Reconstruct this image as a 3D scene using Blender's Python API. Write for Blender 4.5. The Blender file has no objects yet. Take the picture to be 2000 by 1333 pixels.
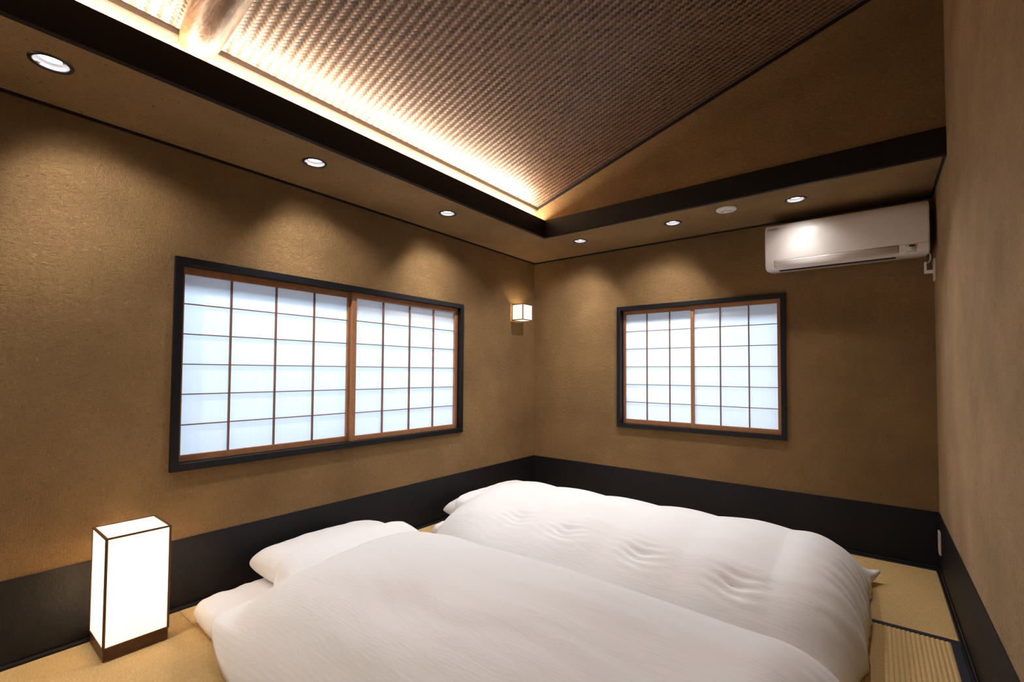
import bpy, bmesh, math, random
import numpy as np
from mathutils import Vector, Matrix, noise

random.seed(7)
rng = np.random.default_rng(7)
SC = bpy.context.scene
COL = SC.collection

# ------------------------------------------------------------------ camera
F_PX, PITCH, YAW, ROLL = 904.346, 0.0305894, 0.6627028, 0.0062111
CAM = Vector((2.49208, -3.52772, 1.07823))
cp, sp = math.cos(PITCH), math.sin(PITCH)
Fd = Vector((-math.sin(YAW) * cp, math.cos(YAW) * cp, sp))
Rt = Vector((math.cos(YAW), math.sin(YAW), 0))
Up = Rt.cross(Fd)
cr, sr = math.cos(ROLL), math.sin(ROLL)
R2 = Rt * cr + Up * sr
U2 = -Rt * sr + Up * cr
cam_data = bpy.data.cameras.new('camera')
cam = bpy.data.objects.new('camera', cam_data)
COL.objects.link(cam)
cam_data.sensor_width = 36
cam_data.lens = F_PX / 2000 * 36
cam_data.shift_y = 33.573 / 2000
cam_data.clip_start = 0.02
m = Matrix(((R2.x, U2.x, -Fd.x), (R2.y, U2.y, -Fd.y), (R2.z, U2.z, -Fd.z))).to_4x4()
m.translation = CAM
cam.matrix_world = m
SC.camera = cam

# ------------------------------------------------------------------ exposure, world, lights
SC.view_settings.view_transform = 'Standard'
SC.view_settings.look = 'None'
SC.view_settings.gamma = 1
SC.view_settings.use_curve_mapping = False
SC.view_settings.exposure = 0.12

world = bpy.data.worlds.new('daylight')
SC.world = world
world.use_nodes = True
world.node_tree.nodes['Background'].inputs[0].default_value = (0.62, 0.78, 1.0, 1)
world.node_tree.nodes['Background'].inputs[1].default_value = 0.9

H = 2.10            # underside of the lowered soffit
W = 2.7716          # room width
YF = -4.65          # wall behind the camera
XB, YB, ZB = 0.5584, -0.6548, 2.2235   # inner faces of the beams, top of the beams
XC, ZC, SL = 0.4742, 2.3362, 0.3113    # foot of the sloping ceiling and its slope
WALL_DROP = (1.0, 0.945, 0.89)


def look(o, d):
    o.rotation_euler = Vector(d).to_track_quat('-Z', 'Y').to_euler()


def spot(loc, d, power, size, blend, color, rad=0.025):
    l = bpy.data.lights.new('spot_light', 'SPOT')
    l.energy = power; l.spot_size = math.radians(size); l.spot_blend = blend
    l.color = color; l.shadow_soft_size = rad
    o = bpy.data.objects.new('spot_light', l); COL.objects.link(o)
    o.location = loc; look(o, d)
    return o


def area(loc, d, power, sx, sy, color, roll=0, spread=180):
    l = bpy.data.lights.new('area_light', 'AREA')
    l.shape = 'RECTANGLE'; l.size = sx; l.size_y = sy; l.energy = power; l.color = color
    l.spread = math.radians(spread)
    o = bpy.data.objects.new('area_light', l); COL.objects.link(o)
    o.location = loc; look(o, d)
    if roll:
        o.rotation_euler.rotate_axis('Z', roll)
    return o


P_WIDE, P_MID, P_CORE, P_AIM, P_SPILL, P_REAR, P_COVE, P_DAY = 12.0, 10.0, 14.0, 6.0, 22.0, 22.0, 46.0, 64.0
LEFT_SPOTS = [(0.346, -3.284), (0.348, -2.361), (0.343, -1.459)]
BACK_SPOTS = [(0.714, -0.400), (1.431, -0.401), (2.147, -0.398)]
for x, y in LEFT_SPOTS + [(0.346, -4.2)] + BACK_SPOTS:
    tw, sd = (Vector((-1, 0, 0)), Vector((0, 1, 0))) if x < 0.5 else (Vector((0, 1, 0)), Vector((-1, 0, 0)))
    if x > 2: sd = Vector((0.15, 0, 0))
    k = 0.10 if x > 2 else 1.0
    p = (x, y, H - 0.006); dn = Vector((0, 0, -1))
    spot(p, tw * 0.20 + sd * 0.34 + dn, P_WIDE * k, 112, 0.45, WALL_DROP)
    spot(p, tw * 0.30 + sd * 0.34 + dn, P_MID * (k + .15 if k < 1 else 1), 90, 1.0, WALL_DROP)
    spot(p, tw * 0.35 + sd * 0.20 + dn, P_CORE * (k + .2 if k < 1 else 1), 62, 1.0, WALL_DROP)
    spot(p, tw * 0.85 + sd * 0.45 + dn * 0.95, P_AIM * k, 78, 1.0, WALL_DROP)
    spot(p, dn - tw * 0.55, P_SPILL * (1.5 if x > 2 else 1.8 if x > 0.5 else 0.5), 120, 1.0, (1.0, 0.97, 0.96), 0.02)
# added fill from behind the camera, as if by unseen soffit lamps
for x in (0.75, 1.55, 2.35):
    spot((x, -4.25, H - 0.006), (0, 0.45, -1), P_REAR, 160, 1.0, (1.0, 0.90, 0.80), 0.12)
# cove light strip behind the left beam
cove = area((0.504, (YB - 3.95) / 2, 2.214), (0, 0, 1), P_COVE, 0.02, 3.26, (1.0, 0.84, 0.66))
cove.rotation_euler = (math.pi, math.radians(-6), 0)
# daylight outside the two paper windows
area((-2.6, -1.90, 3.75), (1, 0, -1.0), P_DAY * 7.0, 4.5, 0.7, (0.64, 0.82, 1.0))
# added fill, no source seen: brightens right wall and bed from the left
area((0.06, -4.15, 1.25), (1, 0.35, 0), 8.0, 0.8, 1.7, (1.0, 0.88, 0.76))
area((1.44, 2.6, 3.75), (0, -1, -1.0), P_DAY * 7.0, 4.5, 0.7, (0.76, 0.89, 1.0))


# ------------------------------------------------------------------ materials
def mat(name, color=(0.8, 0.8, 0.8), rough=0.5, metal=0.0, spec=0.5):
    m = bpy.data.materials.new(name); m.use_nodes = True
    b = m.node_tree.nodes['Principled BSDF']
    b.inputs['Base Color'].default_value = (*color, 1)
    b.inputs['Roughness'].default_value = rough
    b.inputs['Metallic'].default_value = metal
    b.inputs['Specular IOR Level'].default_value = spec
    return m


class N:
    """small node-tree builder"""
    def __init__(s, m):
        s.t = m.node_tree; s.b = s.t.nodes['Principled BSDF']
        s.co = s.t.nodes.new('ShaderNodeTexCoord').outputs['Object']

    def mapping(s, scale=(1, 1, 1), rot=(0, 0, 0), src=None):
        n = s.t.nodes.new('ShaderNodeMapping')
        n.inputs['Scale'].default_value = scale; n.inputs['Rotation'].default_value = rot
        s.t.links.new(src or s.co, n.inputs['Vector']); return n.outputs[0]

    def noise(s, scale, detail=4, rough=0.55, vec=None, dist=0):
        n = s.t.nodes.new('ShaderNodeTexNoise')
        n.inputs['Scale'].default_value = scale; n.inputs['Detail'].default_value = detail
        n.inputs['Roughness'].default_value = rough; n.inputs['Distortion'].default_value = dist
        s.t.links.new(vec or s.co, n.inputs['Vector']); return n.outputs['Fac']

    def wave(s, scale, vec=None, dist=0, dscale=1, axis='X', detail=2):
        n = s.t.nodes.new('ShaderNodeTexWave'); n.bands_direction = axis
        n.inputs['Scale'].default_value = scale; n.inputs['Distortion'].default_value = dist
        n.inputs['Detail Scale'].default_value = dscale; n.inputs['Detail'].default_value = detail
        s.t.links.new(vec or s.co, n.inputs['Vector']); return n.outputs['Fac']

    def ramp(s, fac, stops):
        n = s.t.nodes.new('ShaderNodeValToRGB'); e = n.color_ramp.elements
        while len(e) < len(stops): e.new(0.5)
        for el, (p, c) in zip(e, stops):
            el.position = p; el.color = (*c, 1) if len(c) == 3 else c
        s.t.links.new(fac, n.inputs[0]); return n.outputs[0]

    def mix(s, a, b, fac, mode='MIX'):
        n = s.t.nodes.new('ShaderNodeMix'); n.data_type = 'RGBA'; n.blend_type = mode
        for v, i in ((fac, 0), (a, 6), (b, 7)):
            if isinstance(v, (int, float)): n.inputs[i].default_value = v
            elif isinstance(v, tuple): n.inputs[i].default_value = (*v, 1)
            else: s.t.links.new(v, n.inputs[i])
        return n.outputs[2]

    def math(s, op, a, b=0.0):
        n = s.t.nodes.new('ShaderNodeMath'); n.operation = op
        for i, v in enumerate((a, b)):
            if isinstance(v, (int, float)): n.inputs[i].default_value = v
            else: s.t.links.new(v, n.inputs[i])
        return n.outputs[0]

    def bump(s, h, strength=0.3, dist=0.01, prev=None):
        n = s.t.nodes.new('ShaderNodeBump')
        n.inputs['Strength'].default_value = strength; n.inputs['Distance'].default_value = dist
        s.t.links.new(h, n.inputs['Height'])
        if prev is not None: s.t.links.new(prev, n.inputs['Normal'])
        s.t.links.new(n.outputs[0], s.b.inputs['Normal']); return n.outputs[0]

    def color(s, c): s.t.links.new(c, s.b.inputs['Base Color'])
    def rough(s, c): s.t.links.new(c, s.b.inputs['Roughness'])
    def attr(s, name):
        n = s.t.nodes.new('ShaderNodeAttribute'); n.attribute_name = name
        return n.outputs['Fac']


def clay(name, rot, bumps=1.0, base=(0.335, 0.203, 0.090)):
    """mud plaster mixed with chopped straw"""
    m = mat(name, base, 0.92, spec=0.15); n = N(m)
    big = n.noise(2.2, 5, 0.6)
    fine = n.noise(95, 5, 0.7)
    dark = tuple(c * 0.78 for c in base); lite = tuple(min(1, c * 1.16) for c in base)
    c = n.mix(dark, lite, n.ramp(big, [(0.3, (0, 0, 0)), (0.7, (1, 1, 1))]))
    c = n.mix(c, tuple(c_ * 0.42 for c_ in base), n.ramp(fine, [(0.54, (0, 0, 0)), (0.75, (0.75, 0.75, 0.75))]))
    s1 = n.mapping((16, 16, 95), rot)
    specks = n.noise(4.2, 3, 0.5, s1, 0.3)
    c = n.mix(c, tuple(c_ * 0.36 for c_ in base), n.ramp(specks, [(0.64, (0, 0, 0)), (0.72, (0.85, 0.85, 0.85))]))
    s2 = n.mapping((95, 95, 18), (0.5, 0.4, 0.9))
    straw = n.noise(2.7, 2, 0.4, s2, 0.2)
    c = n.mix(c, (0.56, 0.40, 0.21), n.ramp(straw, [(0.69, (0, 0, 0)), (0.75, (0.55, 0.55, 0.55))]))
    n.color(c)
    hgt = n.math('ADD', n.math('MULTIPLY', n.noise(48, 7, 0.78, None, 0.5), 1.0), n.math('MULTIPLY', specks, -0.4))
    hgt = n.math('ADD', hgt, n.math('MULTIPLY', n.noise(8, 3, 0.6, n.mapping((1, 1, 2.0)), 1.0), 0.5))
    hgt = n.math('ADD', hgt, n.math('MULTIPLY', straw, 0.35))
    n.bump(hgt, 1.0 * bumps, 0.018)
    return m


def wood(name, c0, c1, scale=(1, 1, 1), rough=0.5, sc=9, bump=0.1, spec=0.4):
    m = mat(name, c0, rough, spec=spec); n = N(m)
    v = n.mapping(scale)
    g = n.noise(sc, 7, 0.65, v, 1.2)
    n.color(n.ramp(g, [(0.3, c0), (0.72, c1)]))
    n.bump(g, bump, 0.004)
    return m


M = {}
M['clay_left'] = clay('clay_plaster_left', (0.0, 0.25, 0.1))
M['clay_back'] = clay('clay_plaster_back', (0.3, 0.0, 0.2))
M['clay_right'] = clay('clay_plaster_right', (1.45, 0.1, 0.0), 0.8, (0.49, 0.33, 0.18))  # same clay; paler base stands in for light missing on the right wall
M['clay_soffit'] = clay('clay_plaster_soffit', (0.1, 1.4, 0.2), 0.8, (0.36, 0.225, 0.105))
M['beam'] = wood('black_stained_beam', (0.003, 0.0022, 0.002), (0.007, 0.005, 0.004), (2, 0.6, 9), 0.55, 6, 0.12, 0.25)
M['black'] = mat('black_lacquered_wood', (0.010, 0.010, 0.014), 0.32)
M['frame'] = wood('black_window_frame', (0.0025, 0.0025, 0.004), (0.007, 0.0065, 0.009), (8, 8, 8), 0.45, 5, 0.15, 0.3)
M['cedar'] = wood('cedar_sash', (0.27, 0.115, 0.045), (0.40, 0.19, 0.085), (14, 3, 3), 0.5, 7, 0.08)
M['bar'] = wood('cedar_lattice', (0.17, 0.075, 0.045), (0.25, 0.12, 0.07), (9, 9, 9), 0.55, 7, 0.05)
M['moulding'] = wood('dark_moulding', (0.035, 0.022, 0.015), (0.06, 0.038, 0.026), (6, 1, 6), 0.55, 9, 0.1)
M['white'] = mat('white_plastic', (0.80, 0.76, 0.74), 0.32)
M['white2'] = mat('ivory_plastic', (0.62, 0.55, 0.47), 0.4)
M['grey'] = mat('grey_print', (0.33, 0.30, 0.29), 0.5)
M['dark'] = mat('dark_gap', (0.012, 0.010, 0.010), 0.5)
M['chrome'] = mat('brushed_steel', (0.72, 0.72, 0.74), 0.22, 1.0)
M['reflector'] = mat('satin_reflector', (0.30, 0.30, 0.31), 0.4, 0.6)
M['ring'] = mat('black_ring', (0.012, 0.010, 0.010), 0.28)
M['walnut'] = wood('walnut', (0.055, 0.022, 0.010), (0.12, 0.052, 0.024), (3, 3, 25), 0.45, 6, 0.1)
M['lampframe'] = wood('lamp_frame_wood', (0.085, 0.036, 0.015), (0.14, 0.062, 0.026), (12, 12, 2), 0.5, 6, 0.05)


def paper_black():
    m = mat('black_washi_paper', (0.012, 0.011, 0.015), 0.55, spec=0.28); n = N(m)
    g = n.noise(4.0, 5, 0.6, None, 0.5)
    n.color(n.ramp(g, [(0.3, (0.0045, 0.0045, 0.007)), (0.75, (0.010, 0.0085, 0.011))]))
    h = n.math('ADD', n.noise(30, 5, 0.65, None, 0.8), n.math('MULTIPLY', n.noise(140, 3, 0.6), 0.3))
    n.bump(h, 0.35, 0.006)
    return m


M['washi'] = paper_black()


def emis(name, color, strength):
    m = bpy.data.materials.new(name); m.use_nodes = True
    t = m.node_tree; t.nodes.clear()
    e = t.nodes.new('ShaderNodeEmission'); o = t.nodes.new('ShaderNodeOutputMaterial')
    e.inputs[0].default_value = (*color, 1); e.inputs[1].default_value = strength
    t.links.new(e.outputs[0], o.inputs[0])
    return m


M['bulb'] = emis('lamp_lens', (1.0, 0.97, 0.95), 12.0)


def translucent(name, color, mixf, em=None, fibre=0.0):
    """paper or acrylic that passes light"""
    m = bpy.data.materials.new(name); m.use_nodes = True
    t = m.node_tree; t.nodes.clear()
    o = t.nodes.new('ShaderNodeOutputMaterial')
    d = t.nodes.new('ShaderNodeBsdfDiffuse'); tr = t.nodes.new('ShaderNodeBsdfTranslucent')
    mx = t.nodes.new('ShaderNodeMixShader'); mx.inputs[0].default_value = mixf
    d.inputs[0].default_value = (*color, 1); tr.inputs[0].default_value = (*color, 1)
    if fibre:
        tc = t.nodes.new('ShaderNodeTexCoord'); mp = t.nodes.new('ShaderNodeMapping')
        mp.inputs['Scale'].default_value = (60, 60, 2.5)
        nz = t.nodes.new('ShaderNodeTexNoise'); nz.inputs['Scale'].default_value = 1.5
        rp = t.nodes.new('ShaderNodeValToRGB')
        rp.color_ramp.elements[0].position = 0.3; rp.color_ramp.elements[1].position = 0.7
        rp.color_ramp.elements[0].color = (*[c * (1 - fibre) for c in color], 1)
        rp.color_ramp.elements[1].color = (*color, 1)
        t.links.new(tc.outputs['Object'], mp.inputs[0]); t.links.new(mp.outputs[0], nz.inputs['Vector'])
        t.links.new(nz.outputs[0], rp.inputs[0])
        t.links.new(rp.outputs[0], tr.inputs[0]); t.links.new(rp.outputs[0], d.inputs[0])
    t.links.new(d.outputs[0], mx.inputs[1]); t.links.new(tr.outputs[0], mx.inputs[2])
    if em:
        e = t.nodes.new('ShaderNodeEmission'); e.inputs[0].default_value = (*em[0], 1); e.inputs[1].default_value = em[1]
        a = t.nodes.new('ShaderNodeAddShader')
        t.links.new(mx.outputs[0], a.inputs[0]); t.links.new(e.outputs[0], a.inputs[1])
        t.links.new(a.outputs[0], o.inputs[0])
    else:
        t.links.new(mx.outputs[0], o.inputs[0])
    return m


M['shoji'] = translucent('shoji_paper', (0.88, 0.90, 0.93), 0.62, None, 0.025)
M['shade'] = translucent('lantern_paper', (0.74, 0.71, 0.66), 0.8, ((1.0, 0.92, 0.82), 0.35))
M['sconce'] = translucent('sconce_acrylic', (0.30, 0.29, 0.28), 0.5, ((1.0, 0.93, 0.82), 0.75))


def cotton():
    m = mat('white_cotton_sateen', (0.80, 0.785, 0.78), 0.72, spec=0.25); n = N(m)
    n.b.inputs['Sheen Weight'].default_value = 0.25
    n.b.inputs['Sheen Roughness'].default_value = 0.4
    v = n.mapping((0.35, 1, 0.6))
    w = n.wave(30, v, 1.2, 0.6, 'Y')
    n.color(n.mix((0.80, 0.785, 0.78), (0.82, 0.81, 0.81), w))
    h = n.math('ADD', n.math('MULTIPLY', w, 0.003), n.math('MULTIPLY', n.noise(5, 4, 0.55, n.mapping((1.0, 4.5, 2)), 0.8), 1.0))
    n.bump(h, 0.28, 0.012)
    return m


def sheet_mat():
    m = mat('white_cotton_sheet', (0.78, 0.75, 0.73), 0.8, spec=0.2); n = N(m)
    n.bump(n.noise(11, 4, 0.6, None, 0.6), 0.35, 0.01)
    return m


M['cotton'] = cotton()
M['sheet'] = sheet_mat()


def tatami_mat(name, along):
    m = mat(name, (0.55, 0.37, 0.17), 0.62, spec=0.3); n = N(m)
    sc = (1, 1, 1) if along == 'y' else (1, 1, 1)
    g = n.noise(7, 5, 0.6)
    st = n.noise(1.0, 3, 0.6, n.mapping((30, 330, 1) if along == 'y' else (330, 30, 1)))
    c = n.ramp(st, [(0.25, (0.42, 0.265, 0.095)), (0.75, (0.66, 0.455, 0.20))])
    n.color(n.mix(c, (0.50, 0.35, 0.15), n.ramp(g, [(0.35, (0, 0, 0)), (0.75, (0.5, 0.5, 0.5))])))
    n.bump(st, 0.25, 0.002)
    return m


M['tatami_y'] = tatami_mat('woven_rush_lengthwise', 'y')
M['tatami_x'] = tatami_mat('woven_rush_crosswise', 'x')
M['border'] = mat('black_cloth_border', (0.006, 0.007, 0.014), 0.7)


def strip_mat(name, c0, c1, grain):
    m = mat(name, c0, 0.42, spec=0.45); n = N(m)
    a = n.attr('tint')
    c = n.ramp(a, [(0.0, c0), (1.0, c1)])
    g = n.noise(1.0, 2, 0.5, n.mapping(grain))
    n.color(n.mix(c, tuple(x * 0.6 for x in c0), n.ramp(g, [(0.45, (0, 0, 0)), (0.8, (0.6, 0.6, 0.6))])))
    return m


M['strip_dark'] = strip_mat('dark_cedar_strip', (0.036, 0.016, 0.008), (0.170, 0.088, 0.045), (300, 300, 60))
M['strip_pale'] = strip_mat('pale_cedar_strip', (0.185, 0.112, 0.075), (0.32, 0.21, 0.145), (300, 300, 60))


def log_mat():
    m = mat('peeled_log', (0.4, 0.2, 0.08), 0.38, spec=0.5); n = N(m)
    v = n.mapping((1.5, 11, 11))
    g = n.noise(2.2, 7, 0.65, v, 1.4)
    c = n.ramp(g, [(0.25, (0.05, 0.018, 0.007)), (0.5, (0.15, 0.070, 0.030)), (0.78, (0.27, 0.155, 0.080))])
    k = n.noise(1.6, 4, 0.7, n.mapping((2.5, 7, 7)), 2.0)
    c = n.mix(c, (0.045, 0.016, 0.008), n.ramp(k, [(0.60, (0, 0, 0)), (0.66, (0.8, 0.8, 0.8))]))
    n.color(c); n.bump(g, 0.5, 0.008)
    return m


M['log'] = log_mat()


# ------------------------------------------------------------------ mesh helpers
def obj(name, me, m=None, parent=None, smooth=False):
    if isinstance(me, bmesh.types.BMesh):
        bm = me; me = bpy.data.meshes.new(name); bm.to_mesh(me); bm.free()
    o = bpy.data.objects.new(name, me); COL.objects.link(o)
    if m is not None and not me.materials: me.materials.append(m)
    if parent is not None: o.parent = parent
    if smooth:
        for p in me.polygons: p.use_smooth = True
    return o


def box(bm, x0, x1, y0, y1, z0, z1, bev=0.0):
    r = bmesh.ops.create_cube(bm, size=1)
    vs = r['verts']
    for v in vs:
        v.co = Vector((x0 + (v.co.x + .5) * (x1 - x0), y0 + (v.co.y + .5) * (y1 - y0), z0 + (v.co.z + .5) * (z1 - z0)))
    if bev:
        es = list({e for v in vs for e in v.link_edges})
        bmesh.ops.bevel(bm, geom=es, offset=bev, segments=2, affect='EDGES', profile=0.6)


def boxes(name, lst, m, parent=None, bev=0.0):
    bm = bmesh.new()
    for b in lst: box(bm, *b, bev=bev)
    return obj(name, bm, m, parent)


def empty(name, loc=(0, 0, 0)):
    o = bpy.data.objects.new(name, None); COL.objects.link(o); o.location = loc
    o.empty_display_size = 0.1
    return o


def tag(o, label, cat, group=None):
    o['label'] = label; o['category'] = cat
    if group: o['group'] = group
    return o


def struct(o):
    o['kind'] = 'structure'
    return o


def lathe(bm, prof, c=(0, 0, 0), seg=40, cap=False):
    rings = []
    for r, z in prof:
        rings.append([bm.verts.new((c[0] + r * math.cos(2 * math.pi * k / seg), c[1] + r * math.sin(2 * math.pi * k / seg), c[2] + z)) for k in range(seg)])
    for a, b in zip(rings, rings[1:]):
        for k in range(seg):
            bm.faces.new((a[k], a[(k + 1) % seg], b[(k + 1) % seg], b[k]))
    if cap: bm.faces.new(rings[-1])
    bmesh.ops.recalc_face_normals(bm, faces=bm.faces)


def grid_mesh(name, P, attr=None):
    """P: (n, m, 3) array -> open grid mesh"""
    n, mm = P.shape[:2]
    idx = np.arange(n * mm).reshape(n, mm)
    q = np.stack([idx[:-1, :-1], idx[1:, :-1], idx[1:, 1:], idx[:-1, 1:]], -1).reshape(-1, 4)
    return raw_mesh(name, P.reshape(-1, 3), q, attr)


def raw_mesh(name, V, Q, attr=None):
    me = bpy.data.meshes.new(name)
    V = np.ascontiguousarray(V, dtype=np.float32); Q = np.ascontiguousarray(Q, dtype=np.int32)
    me.vertices.add(len(V)); me.vertices.foreach_set('co', V.ravel())
    me.loops.add(Q.size); me.loops.foreach_set('vertex_index', Q.ravel())
    me.polygons.add(len(Q)); me.polygons.foreach_set('loop_start', np.arange(0, Q.size, 4, dtype=np.int32))
    if attr is not None:
        a = me.attributes.new('tint', 'FLOAT', 'POINT'); a.data.foreach_set('value', np.ascontiguousarray(attr, dtype=np.float32))
    me.update(calc_edges=True)
    return me


# ------------------------------------------------------------------ room shell
T = 0.20
WL = (-2.827, -0.960, 0.620, 1.597)       # left window opening incl. frame: y0,y1,z0,z1
WB = (0.838, 2.040, 0.640, 1.618)         # back window opening: x0,x1,z0,z1
g = 0.008


def wall_left_boxes():
    y0, y1, z0, z1 = WL[0] + g, WL[1] - g, WL[2] + g, WL[3] - g
    return [(-T, 0, YF, y0, 0, H), (-T, 0, y1, T, 0, H), (-T, 0, y0, y1, 0, z0), (-T, 0, y0, y1, z1, H)]


struct(boxes('wall_left', wall_left_boxes(), M['clay_left']))
x0, x1, z0, z1 = WB[0] + g, WB[1] - g, WB[2] + g, WB[3] - g
struct(boxes('wall_back', [(0, x0, 0, T, 0, H), (x1, W, 0, T, 0, H), (x0, x1, 0, T, 0, z0), (x0, x1, 0, T, z1, H)], M['clay_back']))
struct(boxes('wall_right', [(W, W + T, YF, T, 0, 3.25)], M['clay_right']))
struct(boxes('wall_front', [(-T, W, YF - T, YF, 0, H)], M['clay_back']))
# gable walls above the beams, cove wall behind the left beam
GY = YB + 0.010
bm = bmesh.new()
def prism_xz(bm, pts, y0, y1):
    a = [bm.verts.new((x, y0, z)) for x, z in pts]; b = [bm.verts.new((x, y1, z)) for x, z in pts]
    bm.faces.new(a); bm.faces.new(b[::-1])
    for k in range(len(pts)):
        bm.faces.new((a[k], b[k], b[(k + 1) % len(pts)], a[(k + 1) % len(pts)]))
    bmesh.ops.recalc_face_normals(bm, faces=bm.faces)
gpts = [(XC - 0.05, H + 0.03), (W, H + 0.03), (W, ZC + SL * (W - XC) + .05), (XC - 0.05, ZC + 0.03)]
prism_xz(bm, gpts, GY, GY + 0.08)
struct(obj('wall_gable', bm, M['clay_back']))
bm = bmesh.new(); prism_xz(bm, gpts, -3.99 - 0.08, -3.99)
struct(obj('wall_gable_rear', bm, M['clay_back']))
struct(boxes('wall_cove', [(XC - 0.05, XC, -3.99, GY, H + 0.03, ZC + 0.02)], M['clay_right']))

# soffit with round holes for the downlights
HR = 0.050


def soffit_strip(bm, run, lo, hi, a0, a1, holes, cx):
    """strip in the plane z=H; run 'y': spans y a0..a1, x lo..hi; holes at run-coordinate list, cross-coordinate cx"""
    def P(r, c, z=H): return (c, r, z) if run == 'y' else (r, c, z)
    def quad(r0, r1, c0, c1):
        if r1 - r0 < 1e-6 or c1 - c0 < 1e-6: return
        bm.faces.new([bm.verts.new(P(*p)) for p in ((r0, c0), (r0, c1), (r1, c1), (r1, c0))])
    s = 0.09; prev = a0
    for h in sorted(holes):
        quad(prev, h - s, lo, hi)
        quad(h - s, h + s, lo, cx - s); quad(h - s, h + s, cx + s, hi)
        n = 48; inn = []; out = []; upv = []
        for k in range(n):
            t = 2 * math.pi * (k + .5) / n; ct, st = math.cos(t), math.sin(t); mx = max(abs(ct), abs(st))
            inn.append(bm.verts.new(P(h + HR * ct, cx + HR * st)))
            upv.append(bm.verts.new(P(h + HR * ct, cx + HR * st, H + 0.03)))
            out.append(bm.verts.new(P(h + s * ct / mx, cx + s * st / mx)))
        for k in range(n):
            j = (k + 1) % n
            bm.faces.new((inn[k], inn[j], out[j], out[k]))
            bm.faces.new((inn[j], inn[k], upv[k], upv[j]))
        # corner fillers
        for sx in (-1, 1):
            for sy in (-1, 1):
                ks = [k for k in range(n) if (math.cos(2 * math.pi * (k + .5) / n) * sx > 0 and math.sin(2 * math.pi * (k + .5) / n) * sy > 0)]
                ks.sort(key=lambda k: abs(abs(math.cos(2 * math.pi * (k + .5) / n)) - abs(math.sin(2 * math.pi * (k + .5) / n))))
                bm.faces.new((out[ks[0]], out[ks[1]], bm.verts.new(P(h + s * sx, cx + s * sy))))
        prev = h + s
    quad(prev, a1, lo, hi)
    bmesh.ops.recalc_face_normals(bm, faces=bm.faces)


bm = bmesh.new()
soffit_strip(bm, 'y', 0.0, XB - 0.028, YF, YB + 0.01, [p[1] for p in LEFT_SPOTS], 0.346)
soffit_strip(bm, 'x', YB + 0.01, 0.0, 0.0, W, [p[0] for p in BACK_SPOTS], -0.400)
bm2 = bmesh.new(); 
for b in [(0, XB - 0.02, -3.99, YB, H + 0.03, H + 0.04), (0, W, YB + 0.02, 0, H + 0.03, H + 0.04), (0, W, YF, -3.95, H, H + 0.03)]:
    box(bm2, *b)
tmp = bpy.data.meshes.new('t'); bm2.to_mesh(tmp); bm2.free(); bm.from_mesh(tmp); bpy.data.meshes.remove(tmp)
struct(obj('ceiling_soffit', bm, M['clay_soffit']))

# beams
struct(boxes('trim_1', [(XB - 0.028, XB, -3.95, YB + 0.028, H - 0.006, ZB)], M['beam'], None, 0.002))
struct(boxes('trim_2', [(XB + 0.0005, W - 0.001, YB, YB + 0.028, H - 0.006, ZB)], M['beam'], None, 0.002))
struct(boxes('trim_3', [(XB, W - 0.001, -3.985, -3.95, H - 0.006, ZB)], M['beam'], None, 0.002))
# thin black lines where walls meet the soffit
t = 0.011
struct(boxes('trim_4', [(0.0005, t, -4.6, -t, H - t, H - 0.0005)], M['black']))
struct(boxes('trim_5', [(0.0005, W - t, -t, -0.0005, H - t, H - 0.0005)], M['black']))
struct(boxes('trim_6', [(W - t, W - 0.0005, YB, -0.0005, H - t, H - 0.0005)], M['black']))
# wall-foot strips beside the tatami
struct(boxes('trim_7', [(0.010, 0.022, -4.6, -0.022, 0, 0.012)], M['black'], None, 0.003))
struct(boxes('trim_8', [(0.010, W - 0.010, -0.022, -0.010, 0, 0.012)], M['black'], None, 0.003))
struct(boxes('trim_9', [(W - 0.022, W - 0.010, -4.6, -0.022, 0, 0.012)], M['black'], None, 0.003))
# baseboards of black washi paper
HB = 0.3122
struct(boxes('baseboard_left', [(0.0003, 0.004, YF, -0.0003, 0, HB)], M['washi']))
struct(boxes('baseboard_back', [(0.0045, W - 0.0045, -0.004, -0.0003, 0, HB)], M['washi']))
struct(boxes('baseboard_right', [(W - 0.004, W - 0.0003, YF, -0.0003, 0, HB)], M['washi']))

# ------------------------------------------------------------------ floor and tatami
floor = struct(boxes('floor', [(-T, W + T, YF - T, T, -0.06, -0.02)], mat('subfloor', (0.2, 0.12, 0.06), 0.8)))


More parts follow.
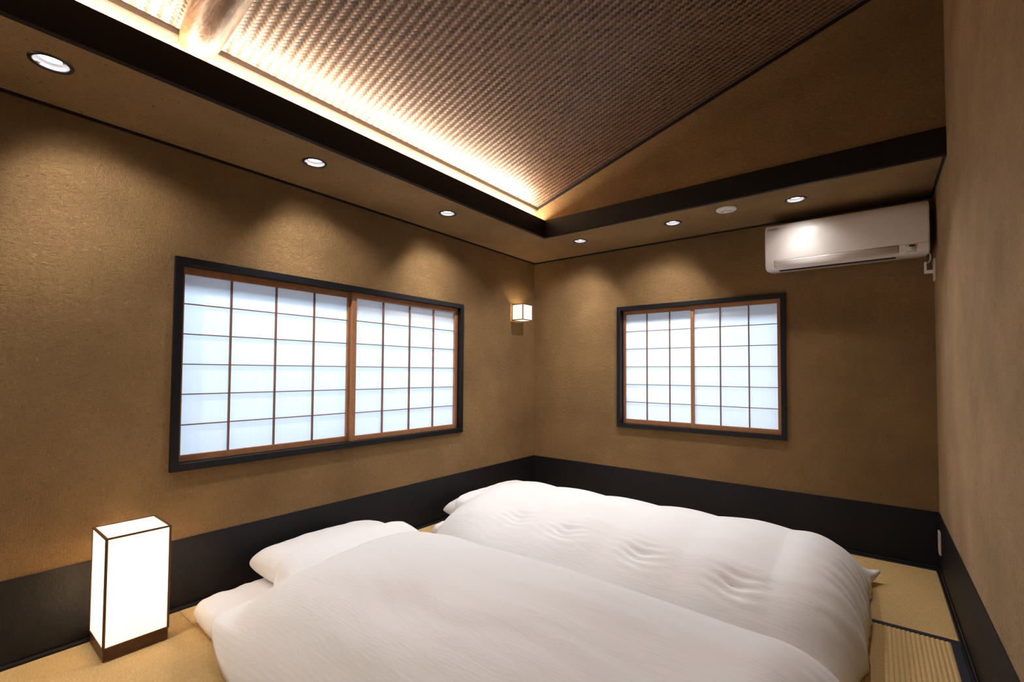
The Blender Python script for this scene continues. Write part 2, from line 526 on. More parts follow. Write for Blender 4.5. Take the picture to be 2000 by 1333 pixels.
def tatami(x0, x1, y0, y1, along, borders):
    """along: direction of the ridges; ridges are real corrugations 15 mm apart"""
    bw = 0.027
    ax0, ax1, ay0, ay1 = x0, x1, y0, y1
    if 'x0' in borders: ax0 += bw
    if 'x1' in borders: ax1 -= bw
    if 'y0' in borders: ay0 += bw
    if 'y1' in borders: ay1 -= bw
    pitch = 0.0152; per = 6
    lo, hi = (ax0, ax1) if along == 'y' else (ay0, ay1)
    n = max(2, int(round((hi - lo) / pitch))) * per + 1
    c = np.linspace(lo, hi, n)
    h = -0.0036 * (1 - np.abs(np.sin(np.arange(n) * math.pi / per)) ** 0.55)
    other = np.array([ay0, ay1] if along == 'y' else [ax0, ax1])
    k = 2
    P = np.zeros((n, k, 3))
    for j in range(k):
        if along == 'y': P[:, j, 0] = c; P[:, j, 1] = other[j]
        else: P[:, j, 1] = c; P[:, j, 0] = other[j]
        P[:, j, 2] = h
    me = grid_mesh('tatami_mat', P)
    o = obj('tatami_mat', me, M['tatami_' + along], floor, True)
    # body under the woven face
    bm = bmesh.new(); bm.from_mesh(me)
    box(bm, x0 + .0005, x1 - .0005, y0 + .0005, y1 - .0005, -0.02, -0.0026)
    bm.to_mesh(me); bm.free()
    for b in borders:
        d = dict(x0=(x0, x0 + bw, y0, y1), x1=(x1 - bw, x1, y0, y1), y0=(x0, x1, y0, y0 + bw), y1=(x0, x1, y1 - bw, y1))[b]
        boxes('cloth_border', [(*d, -0.004, 0.0008)], M['border'], o, 0.0004)
    return o


e = 0.0008
L_, R_ = 0.0225, W - 0.0225
tatami(0.95, R_, -0.935 + e, -0.0225, 'x', ['y0', 'y1'])
tatami(L_, 0.95 - e * 2, -0.935 + e, -0.0225, 'y', ['y1'])
tatami(L_, 0.93, -2.78 + e, -0.935 - e, 'y', ['x1'])
tatami(L_, 0.93, -4.62, -2.78 - e, 'y', ['x1'])
tatami(0.93 + e, 1.845 - e, -2.78 + e, -0.935 - e, 'y', ['x0', 'x1'])
tatami(0.93 + e, 1.845 - e, -4.62, -2.78 - e, 'y', ['x0', 'x1'])
tatami(1.845, R_, -2.78 + e, -0.935 - e, 'y', ['x0', 'x1'])
tatami(1.845, R_, -4.62, -2.78 - e, 'y', ['x0', 'x1'])
# narrow black border along the left wall foot
boxes('cloth_border', [(L_, L_ + 0.004, -4.62, -0.95, -0.004, 0.001)], M['border'], floor)

# ------------------------------------------------------------------ sloping woven ceiling
A = np.array([1, 0, SL]) / math.sqrt(1 + SL * SL)
B = np.array([0, 1.0, 0])
NRM = np.array([SL, 0, -1.0]) / math.sqrt(1 + SL * SL)     # faces the room
O = np.array([XC, 0, ZC])
LEN = (W - XC) * math.sqrt(1 + SL * SL)
V0, V1 = -3.99, GY
bm = bmesh.new()
off = -0.006
c8 = []
for u, v, d in ((0, V0, off), (LEN, V0, off), (LEN, V1, off), (0, V1, off), (0, V0, off - .03), (LEN, V0, off - .03), (LEN, V1, off - .03), (0, V1, off - .03)):
    c8.append(bm.verts.new(O + A * u + B * v + NRM * d))
for f in ((0, 1, 2, 3), (7, 6, 5, 4), (0, 4, 5, 1), (1, 5, 6, 2), (2, 6, 7, 3), (3, 7, 4, 0)):
    bm.faces.new([c8[i] for i in f])
bmesh.ops.recalc_face_normals(bm, faces=bm.faces)
ceiling = struct(obj('ceiling', bm, M['strip_dark']))

WS = 0.0132
R2_ = math.sqrt(2)
E1 = (A + B) / R2_; E2 = (A - B) / R2_
camv = np.array(CAM)


def strip_data(fam, i):
    """one ribbon of the twill; returns verts (n,2,3), tint, weight in the picture"""
    s = i * WS
    # point = p*E1 + q*E2 ; u=(p+q)/r2, v=(p-q)/r2
    if fam == 0:   # runs along E1, q=s
        lo = max(-s, V0 * R2_ + s); hi = min(LEN * R2_ - s, V1 * R2_ + s)
    else:          # runs along E2, p=s
        lo = max(-s, s - V1 * R2_); hi = min(LEN * R2_ - s, s - V0 * R2_)
    j0, j1 = math.ceil(lo / WS + .5), math.floor(hi / WS - .5)
    if j1 - j0 < 2: return None
    j = np.arange(j0, j1 + 1)
    ph = (i - j) % 4 if fam == 0 else (j - i) % 4
    over = (ph < 2) if fam == 0 else (ph >= 2)
    hgt = np.where(over, 0.0011, -0.0011)
    st = np.repeat(j * WS, 2).astype(float); st[0::2] -= WS * .36; st[1::2] += WS * .36
    hh = np.repeat(hgt, 2)
    r = np.random.default_rng(i * 2 + fam + 9000)
    base = r.random()
    fl = ((i - j) if fam == 0 else (j - i - 2)) // 4
    fr = r.random(2000)[fl % 2000]
    tint = np.repeat(np.clip(0.5 * base + 0.5 * fr, 0, 1), 2)
    d, e_ = (E1, E2) if fam == 0 else (E2, E1)
    mid = O + st[:, None] * d + s * e_ + NRM * hh[:, None]
    wv = e_ * WS * 0.485
    P = np.stack([mid - wv, mid + wv], 1)
    rel = mid - camv
    z = rel @ np.array(Fd); xx = 1000 + F_PX * (rel @ np.array(R2)) / z; yy = 700 - F_PX * (rel @ np.array(U2)) / z
    vis = (z > 0.1) & (xx > 0) & (xx < 2000) & (yy > 0) & (yy < 1333)
    wgt = (vis / np.maximum(z, .1) ** 2).sum()
    return P, np.repeat(tint, 2), wgt


strips = []
for fam in (0, 1):
    rngi = range(int(0.4 / WS), int(4.6 / WS)) if fam == 0 else range(int(-2.9 / WS), int(1.3 / WS))
    for i in rngi:
        r = strip_data(fam, i)
        if r: strips.append((fam, *r))
order = sorted(range(len(strips)), key=lambda k: -strips[k][3])
single = set(order[:300])
mass = {0: [[], [], [], 0], 1: [[], [], [], 0]}
for k, (fam, P, tn, wgt) in enumerate(strips):
    mm = M['strip_dark'] if fam == 0 else M['strip_pale']
    n = len(P)
    if k in single:
        obj('woven_strip', grid_mesh('woven_strip', P, tn), mm, ceiling)
    else:
        idx = np.arange(n * 2).reshape(n, 2)
        q = np.stack([idx[:-1, 0], idx[1:, 0], idx[1:, 1], idx[:-1, 1]], -1)
        ms = mass[fam]
        ms[0].append(P.reshape(-1, 3)); ms[1].append(q + ms[3]); ms[2].append(tn); ms[3] += n * 2
for fam, nm in ((0, 'dark_strips'), (1, 'pale_strips')):
    ms = mass[fam]
    if ms[0]:
        o = obj(nm, raw_mesh(nm, np.concatenate(ms[0]), np.concatenate(ms[1]), np.concatenate(ms[2])), M['strip_dark'] if fam == 0 else M['strip_pale'], ceiling)
        o['kind'] = 'stuff'

# mouldings round the woven ceiling
bm = bmesh.new()
prism_xz(bm, [(XC, ZC - 0.020), (XC + 0.012, ZC - 0.020), (XC + 0.014, ZC + 0.002), (XC, ZC - 0.002)], V0, V1 - 0.0005)
struct(obj('trim_10', bm, M['moulding']))
for nm, ya, yb in (('trim_11', V1 - 0.014, V1 - 0.0005), ('trim_12', V0 + 0.0005, V0 + 0.014)):
    bm = bmesh.new()
    prism_xz(bm, [(XC + .012, ZC - 0.014), (W - .001, ZC - 0.018 + SL * (W - XC)), (W - .001, ZC + 0.002 + SL * (W - XC)), (XC + .012, ZC + 0.002)], ya, yb)
    struct(obj(nm, bm, M['black']))

# ------------------------------------------------------------------ peeled log along the slope
def log():
    n, k = 60, 40
    P = np.zeros((n, k + 1, 3))
    y = -2.912
    for i in range(n):
        u = -0.012 + 2.38 * i / (n - 1)
        ctr = O + A * u + B * (y + 0.012 * math.sin(u * 2.1)) + NRM * 0.028
        rad = 0.064 + 0.012 * min(1, u / 0.6) + 0.02 * max(0, u - .5) / 2
        if u < 0.05: rad *= 0.86 + 0.14 * math.sqrt(max(0, (u + .012) / .062))
        for j in range(k + 1):
            t = 2 * math.pi * j / k
            rr = rad * (1 + 0.07 * noise.noise(Vector((u * 2.5, math.cos(t) * 1.3, math.sin(t) * 1.3))) + 0.02 * noise.noise(Vector((u * 3, math.cos(t) * 6, math.sin(t) * 6))))
            P[i, j] = ctr + rr * (B * math.cos(t) * 1.0 + NRM * math.sin(t) * 0.9)
    me = grid_mesh('log_beam', P)
    bm = bmesh.new(); bm.from_mesh(me)
    bmesh.ops.remove_doubles(bm, verts=bm.verts, dist=1e-5)
    bmesh.ops.holes_fill(bm, edges=[e for e in bm.edges if e.is_boundary])
    bmesh.ops.recalc_face_normals(bm, faces=bm.faces)
    return obj('log_beam', bm, M['log'], None, True)


lg = log()
tag(lg, 'peeled natural log rafter running up the woven ceiling', 'beam')

# ------------------------------------------------------------------ shoji windows
def shoji_window(name, wall, y0, y1, z0, z1, fw, panels, zp, rows, hooks):
    """wall 'L': window in plane x=0 with c=y; wall 'B': plane y=0 with c=x. depth d>0 is into the wall"""
    def bx(c0, c1, d0, d1, za, zb):
        return (-d1, -d0, c0, c1, za, zb) if wall == 'L' else (c0, c1, d0, d1, za, zb)
    root = struct(empty(name, bx_center(bx(y0, y1, 0, 0.05, z0, z1))))
    def add(nm, lst, m, par, bev=0.0):
        o = boxes(nm, lst, m, None, bev)
        o.parent = par
        o.matrix_parent_inverse = par.matrix_world.inverted()
        return o
    bpy.context.view_layer.update()
    f = -0.018; bk = 0.095
    add('window_frame', [bx(y0, y1, f, bk, z1 - fw, z1), bx(y0, y1, f, bk, z0, z0 + fw),
                         bx(y0, y0 + fw, f, bk, z0 + fw, z1 - fw), bx(y1 - fw, y1, f, bk, z0 + fw, z1 - fw)], M['frame'], root, 0.0012)
    for (c0, c1, cp0, cp1, bars, d) in panels:
        rz0, rz1 = z0 + fw + 0.0006, z1 - fw - 0.0006
        th = 0.022
        pn = add('shoji_panel', [bx(c0, cp0, d, d + th, rz0, rz1), bx(cp1, c1, d, d + th, rz0, rz1),
                                 bx(cp0, cp1, d + .001, d + th - .001, rz0, zp[0]), bx(cp0, cp1, d + .001, d + th - .001, zp[1], rz1)], M['cedar'], root, 0.0010)
        bpy.context.view_layer.update()
        bw = 0.0036
        for b in bars:
            add('upright_bar', [bx(b - bw, b + bw, d + .004, d + .017, zp[0], zp[1])], M['bar'], pn)
        for r in rows:
            add('cross_bar', [bx(cp0, cp1, d + .0065, d + .0165, r - 0.0024, r + 0.0024)], M['bar'], pn)
        cs = [cp0] + list(bars) + [cp1]; zs = [zp[0]] + list(rows) + [zp[1]]
        for a, b in zip(cs, cs[1:]):
            for za, zb in zip(zs, zs[1:]):
                add('paper_pane', [bx(a + .0002, b - .0002, d + .0172, d + .0175, za + .0002, zb - .0002)], M['shoji'], pn)
        if hooks is not None:
            pass
    return root


def bx_center(b):
    return ((b[0] + b[1]) / 2, (b[2] + b[3]) / 2, b[4])


rowsL = [0.823, 0.966, 1.107, 1.249, 1.391]
shoji_window('window_1', 'L', WL[0], WL[1], WL[2], WL[3], 0.033,
             [(-2.792, -1.884, -2.772, -1.917, [-2.568, -2.346, -2.130], 0.040),
              (-1.903, -0.994, -1.873, -1.022, [-1.670, -1.451, -1.233], 0.015)], (0.683, 1.530), rowsL, None)
rowsB = [0.843, 0.986, 1.129, 1.274, 1.417]
shoji_window('window_2', 'B', WB[0], WB[1], WB[2], WB[3], 0.031,
             [(0.8705, 1.440, 0.889, 1.410, [1.068, 1.250], 0.040),
              (1.418, 2.0075, 1.442, 1.986, [1.624, 1.811], 0.015)], (0.705, 1.556), rowsB, None)

# ------------------------------------------------------------------ futons
def pnoise(x, y, z=0.0):
    return noise.noise(Vector((x, y, z)))


def smooth01(t):
    t = min(1, max(0, t)); return t * t * (3 - 2 * t)


def mattress(name, x0, x1, y0, y1, h, seed, label, group):
    nx, ny = 90, 60
    cx, cy, hx, hy = (x0 + x1) / 2, (y0 + y1) / 2, (x1 - x0) / 2, (y1 - y0) / 2
    top = np.zeros((nx, ny, 3)); bot = np.zeros((nx, ny, 3))
    for i in range(nx):
        s = math.sin(math.pi / 2 * (-1 + 2 * i / (nx - 1)))
        for j in range(ny):
            t = math.sin(math.pi / 2 * (-1 + 2 * j / (ny - 1)))
            rc = 1 - 0.035 * (s * s * t * t) ** 3
            x = cx + hx * s * rc; y = cy + hy * t * rc
            ds, dt = hx * (1 - abs(s)), hy * (1 - abs(t)); R = 0.045
            f = math.sqrt(max(0, 1 - (1 - min(ds / R, 1)) ** 2)) * math.sqrt(max(0, 1 - (1 - min(dt / R, 1)) ** 2))
            edge = math.exp(-min(ds, dt) / 0.08)
            w = 0.006 * pnoise(x * 9 + seed, y * 9) * edge + 0.012 * edge * pnoise(x * 22, y * 22 + seed) 
            hh = h * (0.5 + 0.5 * f) if f > 0 else h * .5
            top[i, j] = (x, y, max(0.004, h * .5 + h * .5 * f + w * f))
            bot[i, j] = (x, y, max(0.003, h * .5 - (h * .5 - .003) * f))
    return closed(name, top, bot, M['sheet'], label, 'mattress', group)


def closed(name, top, bot, m, label, cat, group):
    n, k = top.shape[:2]
    me1 = grid_mesh(name, top); me2 = grid_mesh(name, bot[:, ::-1].copy())
    bm = bmesh.new(); bm.from_mesh(me1); bm.from_mesh(me2)
    bmesh.ops.remove_doubles(bm, verts=bm.verts, dist=2e-4)
    bmesh.ops.recalc_face_normals(bm, faces=bm.faces)
    bpy.data.meshes.remove(me1); bpy.data.meshes.remove(me2)
    o = obj(name, bm, m, None, True)
    return tag(o, label, cat, group)


def pillow_fn(x0, x1, y0, y1, zb, h, sag=0.05):
    cx, cy, hx, hy = (x0 + x1) / 2, (y0 + y1) / 2, (x1 - x0) / 2, (y1 - y0) / 2
    def top(x, y):
        s = (x - cx) / (hx * 1.06); t = (y - cy) / (hy * 1.05)
        if abs(s) >= 1 or abs(t) >= 1: return 0.0
        return zb + h * 0.42 + h * 0.58 * ((1 - abs(s) ** 2.6) * (1 - abs(t) ** 6)) ** 0.42
    return top, (cx, cy, hx, hy, zb, h)


def pillow(prm, seed, label):
    cx, cy, hx, hy, zb, h = prm
    nx = ny = 54
    top = np.zeros((nx, ny, 3)); bot = np.zeros((nx, ny, 3))
    for i in range(nx):
        s = math.sin(math.pi / 2 * (-1 + 2 * i / (nx - 1)))
        for j in range(ny):
            t = math.sin(math.pi / 2 * (-1 + 2 * j / (ny - 1)))
            x = cx + hx * s * (1 - 0.025 * (1 - t * t)); y = cy + hy * t * (1 - 0.012 * (1 - s * s)) * (1 - 0.02 * (s * t) ** 6)
            f = max(0, (1 - abs(s) ** 2.6) * (1 - abs(t) ** 6)) ** 0.42
            rk = 1 - 0.045 * (s * s * t * t) ** 2; x = cx + (x - cx) * rk; y = cy + (y - cy) * rk
            w = 0.010 * pnoise(x * 7 + seed, y * 7) + 0.004 * pnoise(x * 20, y * 26 + seed)
            zm = zb + h * 0.40 - 0.02 * (s * s * t * t)
            top[i, j] = (x, y, zm + (h * 0.60 + w) * f)
            bot[i, j] = (x, y, zm - (zm - zb - 0.003) * min(1, f * 1.6))
    return closed('pillow', top, bot, M['cotton'], label, 'pillow', 'pillows on the futons')


def smax(a, b, k=0.03):
    h = max(0, min(1, .5 + .5 * (a - b) / k)); return b * (1 - h) + a * h + k * h * (1 - h)


def duvet(x0, x1, y0, y1, under, T0, seed, knots, label, ear=None, nx=230, ny=150, Rx=0.20, Rh=0.55, near=(2.6, 0.62), quilt=0.05, crest=0.0):
    cx, cy, hx, hy = (x0 + x1) / 2, (y0 + y1) / 2, (x1 - x0) / 2, (y1 - y0) / 2
    top = np.zeros((nx, ny, 3)); bot = np.zeros((nx, ny, 3))
    for i in range(nx):
        s = -1 + 2 * i / (nx - 1); s = 0.55 * s + 0.45 * math.sin(math.pi / 2 * s)
        for j in range(ny):
            t = -1 + 2 * j / (ny - 1); t = 0.5 * t + 0.5 * math.sin(math.pi / 2 * t)
            wc = max(0, s * ear[0]) ** 3 * max(0, t * ear[1]) ** 3 if ear else 0
            rc = 1 - 0.075 * (s * s * t * t) ** 2.2 * (1 - wc)
            x = cx + hx * s * rc; y = cy + hy * t * rc
            # wavy hems
            x += 0.014 * pnoise(y * 5.5, seed, 3.3) * abs(s) ** 8 + 0.0025 * math.sin(y * 62 + 2 * pnoise(y * 3, 1.7)) * abs(s) ** 14
            y += 0.011 * pnoise(x * 3.0, seed, 9.1) * abs(t) ** 8
            if ear is not None:
                ex, ey, dx, dy, dz = ear
                wgt = max(0, s * ex) ** 7 * max(0, t * ey) ** 5
                x += dx * wgt; y += dy * wgt
            ds, dt = hx * (1 - abs(s)), hy * (1 - abs(t))
            rx_ = Rh if s < 0 else Rx
            fs = math.sqrt(max(0, 1 - (1 - min(ds / rx_, 1)) ** 2))
            ft = max(0, 1 - abs(t) ** 2.3) ** 0.62 if t > 0 else max(0, 1 - abs(t) ** near[0]) ** near[1]
            f = fs * ft
            q = abs(math.sin(math.pi * (x - 1.11) / 0.35))
            Tt = T0 * (1 + crest * math.cos(math.pi * t * .5)) * (1 - quilt + quilt * q)
            Tt -= 0.022 * math.exp(-((x - 1.25) / .16) ** 2 - ((y + 2.52) / .09) ** 2)
            Tt -= 0.012 * math.exp(-((x - 0.95) / .22) ** 2 - ((y + 2.1) / .12) ** 2)
            Tt += 0.024 * pnoise(x * 1.7 + seed, y * 2.2) + 0.006 * pnoise(x * 3 + seed, y * 8, 4)
            zu = under(x, y)
            z = Tt * f
            # long soft creases along the length
            z += 0.0055 * f * pnoise(x * 2.0 + 3 * pnoise(x * 1.1, y * 1.3, seed), y * 15 + 2.2 * pnoise(x * 1.4, y, seed + 2), seed)
            # puckers where the quilting is tied down
            for kx, ky in knots:
                rx, ry = (x - kx), (y - ky)
                r2 = (rx / .060) ** 2 + (ry / .040) ** 2
                if r2 < 12:
                    z -= 0.020 * math.exp(-r2)
                    wv = math.sin(2 * math.pi * (ry + 0.22 * rx * math.sin(rx * 9 + ky * 7)) / 0.034 + kx * 5)
                    z += 0.0075 * wv * math.exp(-(rx / .085) ** 2 - (ry / .055) ** 2)
            # fan of small folds at the foot hem
            hem = smooth01(1 - ds / 0.22) * (1 if s > 0 else 0.35)
            if hem > 0:
                z += 0.0060 * hem * f * math.sin(y * 75 + 14 * ds + 3 * pnoise(y * 6, x * 3, seed))
            lift = 0
            if ear is not None:
                lift = ear[4] * max(0, s * ear[0]) ** 10 * max(0, t * ear[1]) ** 8
            top[i, j] = (x, y, smax(zu + 0.016, 0.008 + z) + lift if f > 0 else zu + 0.009 + lift)
            bot[i, j] = (x, y, zu + (0.006 if f > 0 else 0.009) + lift)
    top[0] = bot[0] = (top[0] + bot[0]) / 2; top[-1] = bot[-1] = (top[-1] + bot[-1]) / 2
    top[:, 0] = bot[:, 0] = (top[:, 0] + bot[:, 0]) / 2; top[:, -1] = bot[:, -1] = (top[:, -1] + bot[:, -1]) / 2
    return closed('duvet', top, bot, M['cotton'], label, 'duvet', 'duvets on the futons')


def under_fn(mx0, mx1, my0, my1, mh, ptop, lo=0.0):
    def u(x, y):
        d = min(x - mx0, mx1 - x, y - my0, my1 - y)
        z = lo + (mh + 0.008) * smooth01((d + 0.075) / 0.08)
        return max(z, ptop(x, y) + 0.020 if ptop(x, y) > 0 else 0)
    return u


# back futon
pf, prm = pillow_fn(0.10, 0.60, -1.27, -0.58, 0.082, 0.13)
mattress('futon_mattress', 0.165, 2.28, -1.455, -0.50, 0.075, 3.0, 'thin white sheeted mattress under the rear duvet, edge showing near its pillow', 'futon mattresses')
pillow(prm, 2.0, 'white pillow of the rear futon, its pointed corner near the back wall')
duvet(0.262, 2.465, -1.615, -0.44, under_fn(0.165, 2.28, -1.455, -0.50, 0.075, pf), 0.320, 1.0,
      [(0.89, -1.405), (1.21, -1.43), (1.62, -1.45), (2.03, -1.475)],
      'white puffy duvet of the rear futon, below the small window', near=(3.0, 0.60), ear=(1, 1, 0.055, 0.0, 0.05), Rx=0.26, Rh=0.36, crest=0.0)
# front futon
pf, prm = pillow_fn(0.07, 0.53, -2.53, -1.84, 0.106, 0.135)
mattress('futon_mattress', 0.165, 2.28, -2.80, -1.74, 0.098, 7.0, 'white sheeted mattress under the front duvet, corner showing beside the floor lantern', 'futon mattresses')
pillow(prm, 5.0, 'white pillow of the front futon, between the large window and the front duvet')
duvet(0.415, 2.485, -2.865, -1.645, under_fn(0.165, 2.28, -2.80, -1.74, 0.098, pf), 0.335, 5.0, [],
      'large white duvet of the front futon, nearest to the camera', Rx=0.26, Rh=0.50, quilt=0.0)

# ------------------------------------------------------------------ floor lantern
LX0, LX1, LY0, LY1, LH = 0.036, 0.250, -3.085, -2.880, 0.453
root = empty('floor_lantern', ((LX0 + LX1) / 2, (LY0 + LY1) / 2, 0.0))
tag(root, 'glowing rectangular paper floor lantern on a dark wood base', 'lamp')
bpy.context.view_layer.update()


def addp(nm, me_or_boxes, m, par, bev=0.0, smooth=False):
    o = boxes(nm, me_or_boxes, m, None, bev) if isinstance(me_or_boxes, list) else obj(nm, me_or_boxes, m, None, smooth)
    o.parent = par; o.matrix_parent_inverse = par.matrix_world.inverted()
    return o


bh = 0.046
addp('base', [(LX0 + .003, LX1 - .003, LY0 + .003, LY1 - .003, 0.001, bh)], M['walnut'], root, 0.0015)
p = 0.008
fr = []
for xa in (LX0, LX1 - p):
    for ya in (LY0, LY1 - p):
        fr.append((xa, xa + p, ya, ya + p, bh, LH))
for z in (bh, LH - p * .8):
    for ya in (LY0, LY1 - p): fr.append((LX0 + p, LX1 - p, ya, ya + p, z, z + p * .8))
    for xa in (LX0, LX1 - p): fr.append((xa, xa + p, LY0 + p, LY1 - p, z, z + p * .8))
addp('lamp_frame', fr, M['lampframe'], root, 0.0006)
q = 0.0022; th = 0.001
for bxs in ([(LX0 + p, LX1 - p, LY0 + q, LY0 + q + th, bh + .006, LH - .006)], [(LX0 + p, LX1 - p, LY1 - q - th, LY1 - q, bh + .006, LH - .006)],
            [(LX0 + q, LX0 + q + th, LY0 + p, LY1 - p, bh + .006, LH - .006)], [(LX1 - q - th, LX1 - q, LY0 + p, LY1 - p, bh + .006, LH - .006)],
            [(LX0 + p, LX1 - p, LY0 + p, LY1 - p, LH - .004, LH - .003)]):
    addp('paper_panel', bxs, M['shade'], root)
l = bpy.data.lights.new('lantern_bulb', 'POINT'); l.energy = 27.0; l.color = (1.0, 0.70, 0.35); l.shadow_soft_size = 0.03
lo = bpy.data.objects.new('lantern_bulb', l); COL.objects.link(lo); lo.location = ((LX0 + LX1) / 2, (LY0 + LY1) / 2, 0.23)

# ------------------------------------------------------------------ wall lantern near the corner
SX, SY0, SY1, SZ0, SZ1 = 0.131, -0.354, -0.213, 1.532, 1.671
root = empty('wall_lantern', (0.0, (SY0 + SY1) / 2, SZ0))
tag(root, 'small glowing cube lantern fixed to the wall near the corner', 'lamp')
bpy.context.view_layer.update()
addp('back_plate', [(0.001, 0.010, SY0 + .02, SY1 - .02, SZ0 + .01, SZ1 - .01)], M['lampframe'], root)
p = 0.0065; fr = []
for xa in (0.011, SX - p):
    for ya in (SY0, SY1 - p): fr.append((xa, xa + p, ya, ya + p, SZ0, SZ1))
for z in (SZ0, SZ1 - p):
    for ya in (SY0, SY1 - p): fr.append((0.011 + p, SX - p, ya, ya + p, z, z + p))
    for xa in (0.011, SX - p): fr.append((xa, xa + p, SY0 + p, SY1 - p, z, z + p))
addp('lamp_frame', fr, M['lampframe'], root, 0.0004)
for bxs in ([(0.015, SX - p, SY0 + .0015, SY0 + .0025, SZ0 + p, SZ1 - p)], [(0.015, SX - p, SY1 - .0025, SY1 - .0015, SZ0 + p, SZ1 - p)],
            [(SX - .0025, SX - .0015, SY0 + p, SY1 - p, SZ0 + p, SZ1 - p)], [(0.015, SX - p, SY0 + p, SY1 - p, SZ0 + .002, SZ0 + .003)]):
    addp('acrylic_panel', bxs, M['sconce'], root)
l = bpy.data.lights.new('sconce_bulb', 'POINT'); l.energy = 1.9; l.color = (1.0, 0.74, 0.42); l.shadow_soft_size = 0.02
lo = bpy.data.objects.new('sconce_bulb', l); COL.objects.link(lo); lo.location = (0.07, (SY0 + SY1) / 2, 1.615)

# ------------------------------------------------------------------ downlights
def downlight(x, y, label, a):
    root = empty('downlight', (x, y, H)); tag(root, label, 'downlight', 'recessed downlights in the soffit')
    bpy.context.view_layer.update()
    def put(nm, bm, m, smooth=True):
        o = obj(nm, bm, m, None, smooth); o.parent = root; return o
    bm = bmesh.new(); lathe(bm, [(0.0455, 0.004), (0.0455, -0.003), (0.049, -0.005), (0.055, -0.0045), (0.057, -0.0008)])
    put('trim_ring', bm, M['ring'])
    bm = bmesh.new(); lathe(bm, [(0.0455, 0.0), (0.0445, 0.010), (0.040, 0.020), (0.032, 0.026)])
    put('reflector', bm, M['reflector'])
    bm = bmesh.new(); lathe(bm, [(0.034, 0.024), (0.031, 0.0165), (0.018, 0.0135), (0.003, 0.013)], cap=True)
    put('lens', bm, M['bulb'])
    for s in (0, 1):
        bm = bmesh.new(); bmesh.ops.create_uvsphere(bm, u_segments=16, v_segments=10, radius=0.0055)
        for v in bm.verts: v.co += Vector((0.040 * math.cos(a + s * math.pi), 0.040 * math.sin(a + s * math.pi), 0.002))
        put('clip', bm, M['chrome'])
    return root


downlight(*LEFT_SPOTS[0], 'large-looking downlight at the left edge of the picture, nearest to the camera', -2.4)
downlight(*LEFT_SPOTS[1], 'middle downlight of the three above the large window wall', 0.6)
downlight(*LEFT_SPOTS[2], 'third downlight above the large window wall, nearest the corner', 0.6)
downlight(*BACK_SPOTS[0], 'first downlight along the back wall, beside the room corner', 0.0)
downlight(*BACK_SPOTS[1], 'downlight left of the round white ceiling cover', 0.0)
downlight(*BACK_SPOTS[2], 'downlight above the white air conditioner', 0.0)

# round cover in the soffit
root = empty('ceiling_detector', (1.786, -0.467, H)); tag(root, 'flat round white detector cover in the soffit between two downlights', 'detector')
bpy.context.view_layer.update()
bm = bmesh.new(); lathe(bm, [(0.059, -0.0005), (0.058, -0.006), (0.054, -0.0085), (0.020, -0.010)], cap=True)
o = obj('cover', bm, M['white'], None, True); o.parent = root
bm = bmesh.new(); lathe(bm, [(0.016, -0.0095), (0.015, -0.014), (0.010, -0.0165)], cap=True)
o = obj('sensor_cap', bm, M['white'], None, True); o.parent = root
for (dx, dy, rx, ry) in ((-0.022, -0.004, .006, .003), (0.020, 0.006, .008, .0035), (-0.004, -0.019, .010, .003), (-0.03, 0.012, .005, .002)):
    bm = bmesh.new(); box(bm, dx - rx, dx + rx, dy - ry, dy + ry, -0.0112, -0.0088)
    o = obj('slot', bm, M['grey']); o.parent = root

# ------------------------------------------------------------------ air conditioner
def curve_mesh(nm, cu, mw, par):
    t_ = bpy.data.objects.new(nm + '_curve', cu); COL.objects.link(t_)
    bpy.context.view_layer.update()
    me = bpy.data.meshes.new_from_object(t_.evaluated_get(bpy.context.evaluated_depsgraph_get()))
    bpy.data.objects.remove(t_); bpy.data.curves.remove(cu)
    me.name = nm; me.transform(mw)
    return addp(nm, me, None, par)


ax0, ax1 = 1.957, 2.741
root = empty('air_conditioner', ((ax0 + ax1) / 2, 0, 1.735)); tag(root, 'white wall-mounted air conditioner under the soffit at right', 'air conditioner')
bpy.context.view_layer.update()
# (depth from wall, z) outline
prof = [(0.002, 1.752), (0.100, 1.742), (0.165, 1.735), (0.192, 1.738), (0.212, 1.747), (0.2195, 1.765), (0.2245, 1.80), (0.227, 1.86), (0.226, 1.92), (0.220, 1.975), (0.209, 2.010), (0.195, 2.024), (0.17, 2.029), (0.002, 2.030)]
bm = bmesh.new()
def ac_ring(x, inset):
    cy, cz = 0.11, 1.885
    return [bm.verts.new((x, -(cy + (d - cy) * (1 - inset * .05) if inset else d), cz + (z - cz) * (1 - inset * .05))) for d, z in prof]
rings = [ac_ring(ax0, 1.0), ac_ring(ax0 + .003, .4), ac_ring(ax0 + .010, 0), ac_ring(ax1 - .010, 0), ac_ring(ax1 - .003, .4), ac_ring(ax1, 1.0)]
for a, b in zip(rings, rings[1:]):
    for k in range(len(prof)):
        j = (k + 1) % len(prof); bm.faces.new((a[k], a[j], b[j], b[k]))
bm.faces.new(rings[0]); bm.faces.new(rings[-1][::-1])
bmesh.ops.recalc_face_normals(bm, faces=bm.faces)
for v in bm.verts: v.co.y = min(v.co.y, -0.002)
o = addp('housing', bm, M['white'], root, smooth=True)
for pl in o.data.polygons:
    if len(pl.vertices) > 4: pl.use_smooth = False


def ac_surf(z):
    zs = [p_[1] for p_ in prof[3:11]]; ds = [p_[0] for p_ in prof[3:11]]
    return float(np.interp(z, zs, ds))


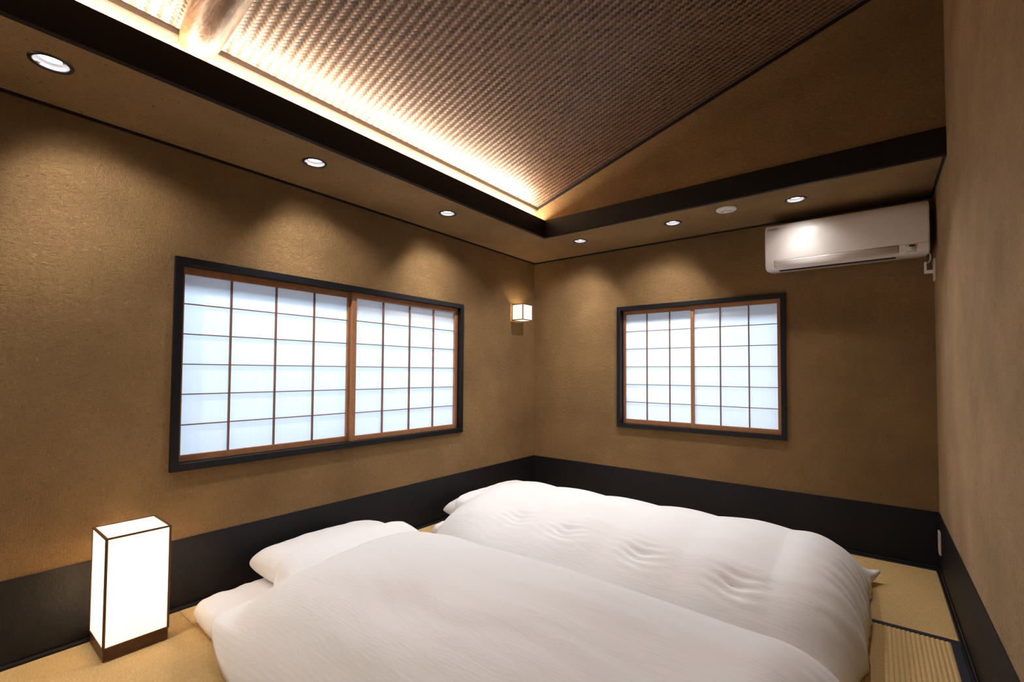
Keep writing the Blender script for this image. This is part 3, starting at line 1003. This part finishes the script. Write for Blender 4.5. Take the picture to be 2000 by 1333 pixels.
def ac_patch(nm, x0, x1, z0, z1, m, out, par, n=6, xs=None):
    """curved patch following the front of the housing"""
    P = np.zeros((2, n + 1, 3))
    for i, x in enumerate((x0, x1)):
        for k in range(n + 1):
            z = z0 + (z1 - z0) * k / n
            P[i, k] = (x, -(ac_surf(z) + out), z)
    me = grid_mesh(nm, P); bm = bmesh.new(); bm.from_mesh(me); bpy.data.meshes.remove(me)
    bmesh.ops.solidify(bm, geom=bm.faces[:], thickness=0.0015) if False else None
    g_ = bmesh.ops.extrude_face_region(bm, geom=bm.faces[:])
    for v in [v for v in g_['geom'] if isinstance(v, bmesh.types.BMVert)]: v.co.y += 0.0025 + out * 0.5
    bmesh.ops.recalc_face_normals(bm, faces=bm.faces)
    return addp(nm, bm, m, par)


ac_patch('flap_gap', 2.008, 2.612, 1.7455, 1.7925, M['dark'], 0.0006, root)
ac_patch('louver_flap', 2.0105, 2.6095, 1.7480, 1.7905, M['white'], 0.0022, root)
ac_patch('panel_seam', 2.614, 2.738, 1.7915, 1.7927, M['grey'], 0.0005, root, 1)
ac_patch('panel_seam', 2.690, 2.6912, 1.7450, 1.7910, M['grey'], 0.0005, root, 2)
for zz in (1.7395,):
    addp('outlet_slot', [(2.03, 2.60, -0.185, -0.150, 1.7335, 1.7365)], M['dark'], root)
ac_patch('sticker', 2.640, 2.686, 1.748, 1.789, mat('sticker_print', (0.60, 0.58, 0.53), 0.4), 0.0012, root, 2)
ac_patch('display_window', 2.655, 2.678, 1.7765, 1.7865, M['dark'], 0.0022, root, 1)
ac_patch('printed_mark', 2.6645, 2.6705, 1.7640, 1.7715, M['grey'], 0.0022, root, 1)
ac_patch('printed_mark', 2.644, 2.660, 1.7515, 1.7530, M['grey'], 0.0022, root, 1)
tc = bpy.data.curves.new('logo', 'FONT'); tc.body = 'DAIKIN'; tc.size = 0.017; tc.extrude = 0.0004; tc.offset = 0.0004
tc.materials.append(M['grey'])
lo = curve_mesh('logo', tc, Matrix.Translation((1.972, -0.2175, 1.988)) @ Matrix.Rotation(math.radians(82), 4, 'X'), root)
ac_patch('indicator_lamp', 2.362, 2.366, 1.965, 1.969, mat('lamp_dot', (0.95, 0.95, 0.95), 0.2), 0.0012, root, 1)

# ------------------------------------------------------------------ socket, plug and cord under the air conditioner
root = empty('wall_outlet', (W, -0.060, 1.60)); tag(root, 'ivory socket plate high on the right wall below the air conditioner', 'outlet')
bpy.context.view_layer.update()
addp('plate', [(W - 0.008, W - 0.0006, -0.095, -0.025, 1.605, 1.725)], M['white2'], root, 0.0015)
addp('socket', [(W - 0.010, W - 0.0078, -0.078, -0.042, 1.635, 1.695)], M['white2'], root, 0.0008)
root = empty('power_plug', (W - 0.03, -0.060, 1.655)); tag(root, 'pale angled power plug with a short white cord from the air conditioner', 'plug')
bpy.context.view_layer.update()
addp('plug_body', [(W - 0.042, W - 0.0102, -0.075, -0.045, 1.648, 1.664), (W - 0.046, W - 0.036, -0.075, -0.045, 1.650, 1.712)], M['white'], root, 0.002)
cu = bpy.data.curves.new('cord', 'CURVE'); cu.dimensions = '3D'; cu.bevel_depth = 0.0032; cu.bevel_resolution = 3
sp_ = cu.splines.new('BEZIER'); pts = [(2.728, -0.09, 1.752), (2.742, -0.075, 1.765), (2.752, -0.062, 1.730), (2.742, -0.060, 1.708), (2.7315, -0.060, 1.706)]
sp_.bezier_points.add(len(pts) - 1)
for bp, c in zip(sp_.bezier_points, pts):
    bp.co = c; bp.handle_left_type = bp.handle_right_type = 'AUTO'
cu.materials.append(M['white'])
o = curve_mesh('cord', cu, Matrix.Identity(4), root)
# low socket in the black baseboard
root = empty('wall_outlet', (W, -0.075, 0.09)); tag(root, 'narrow ivory socket plate set in the black baseboard at right', 'outlet')
bpy.context.view_layer.update()
addp('plate', [(W - 0.012, W - 0.0045, -0.115, -0.045, 0.105, 0.225)], M['white2'], root, 0.0015)
addp('socket', [(W - 0.0135, W - 0.0118, -0.098, -0.062, 0.135, 0.195)], M['white2'], root, 0.0008)
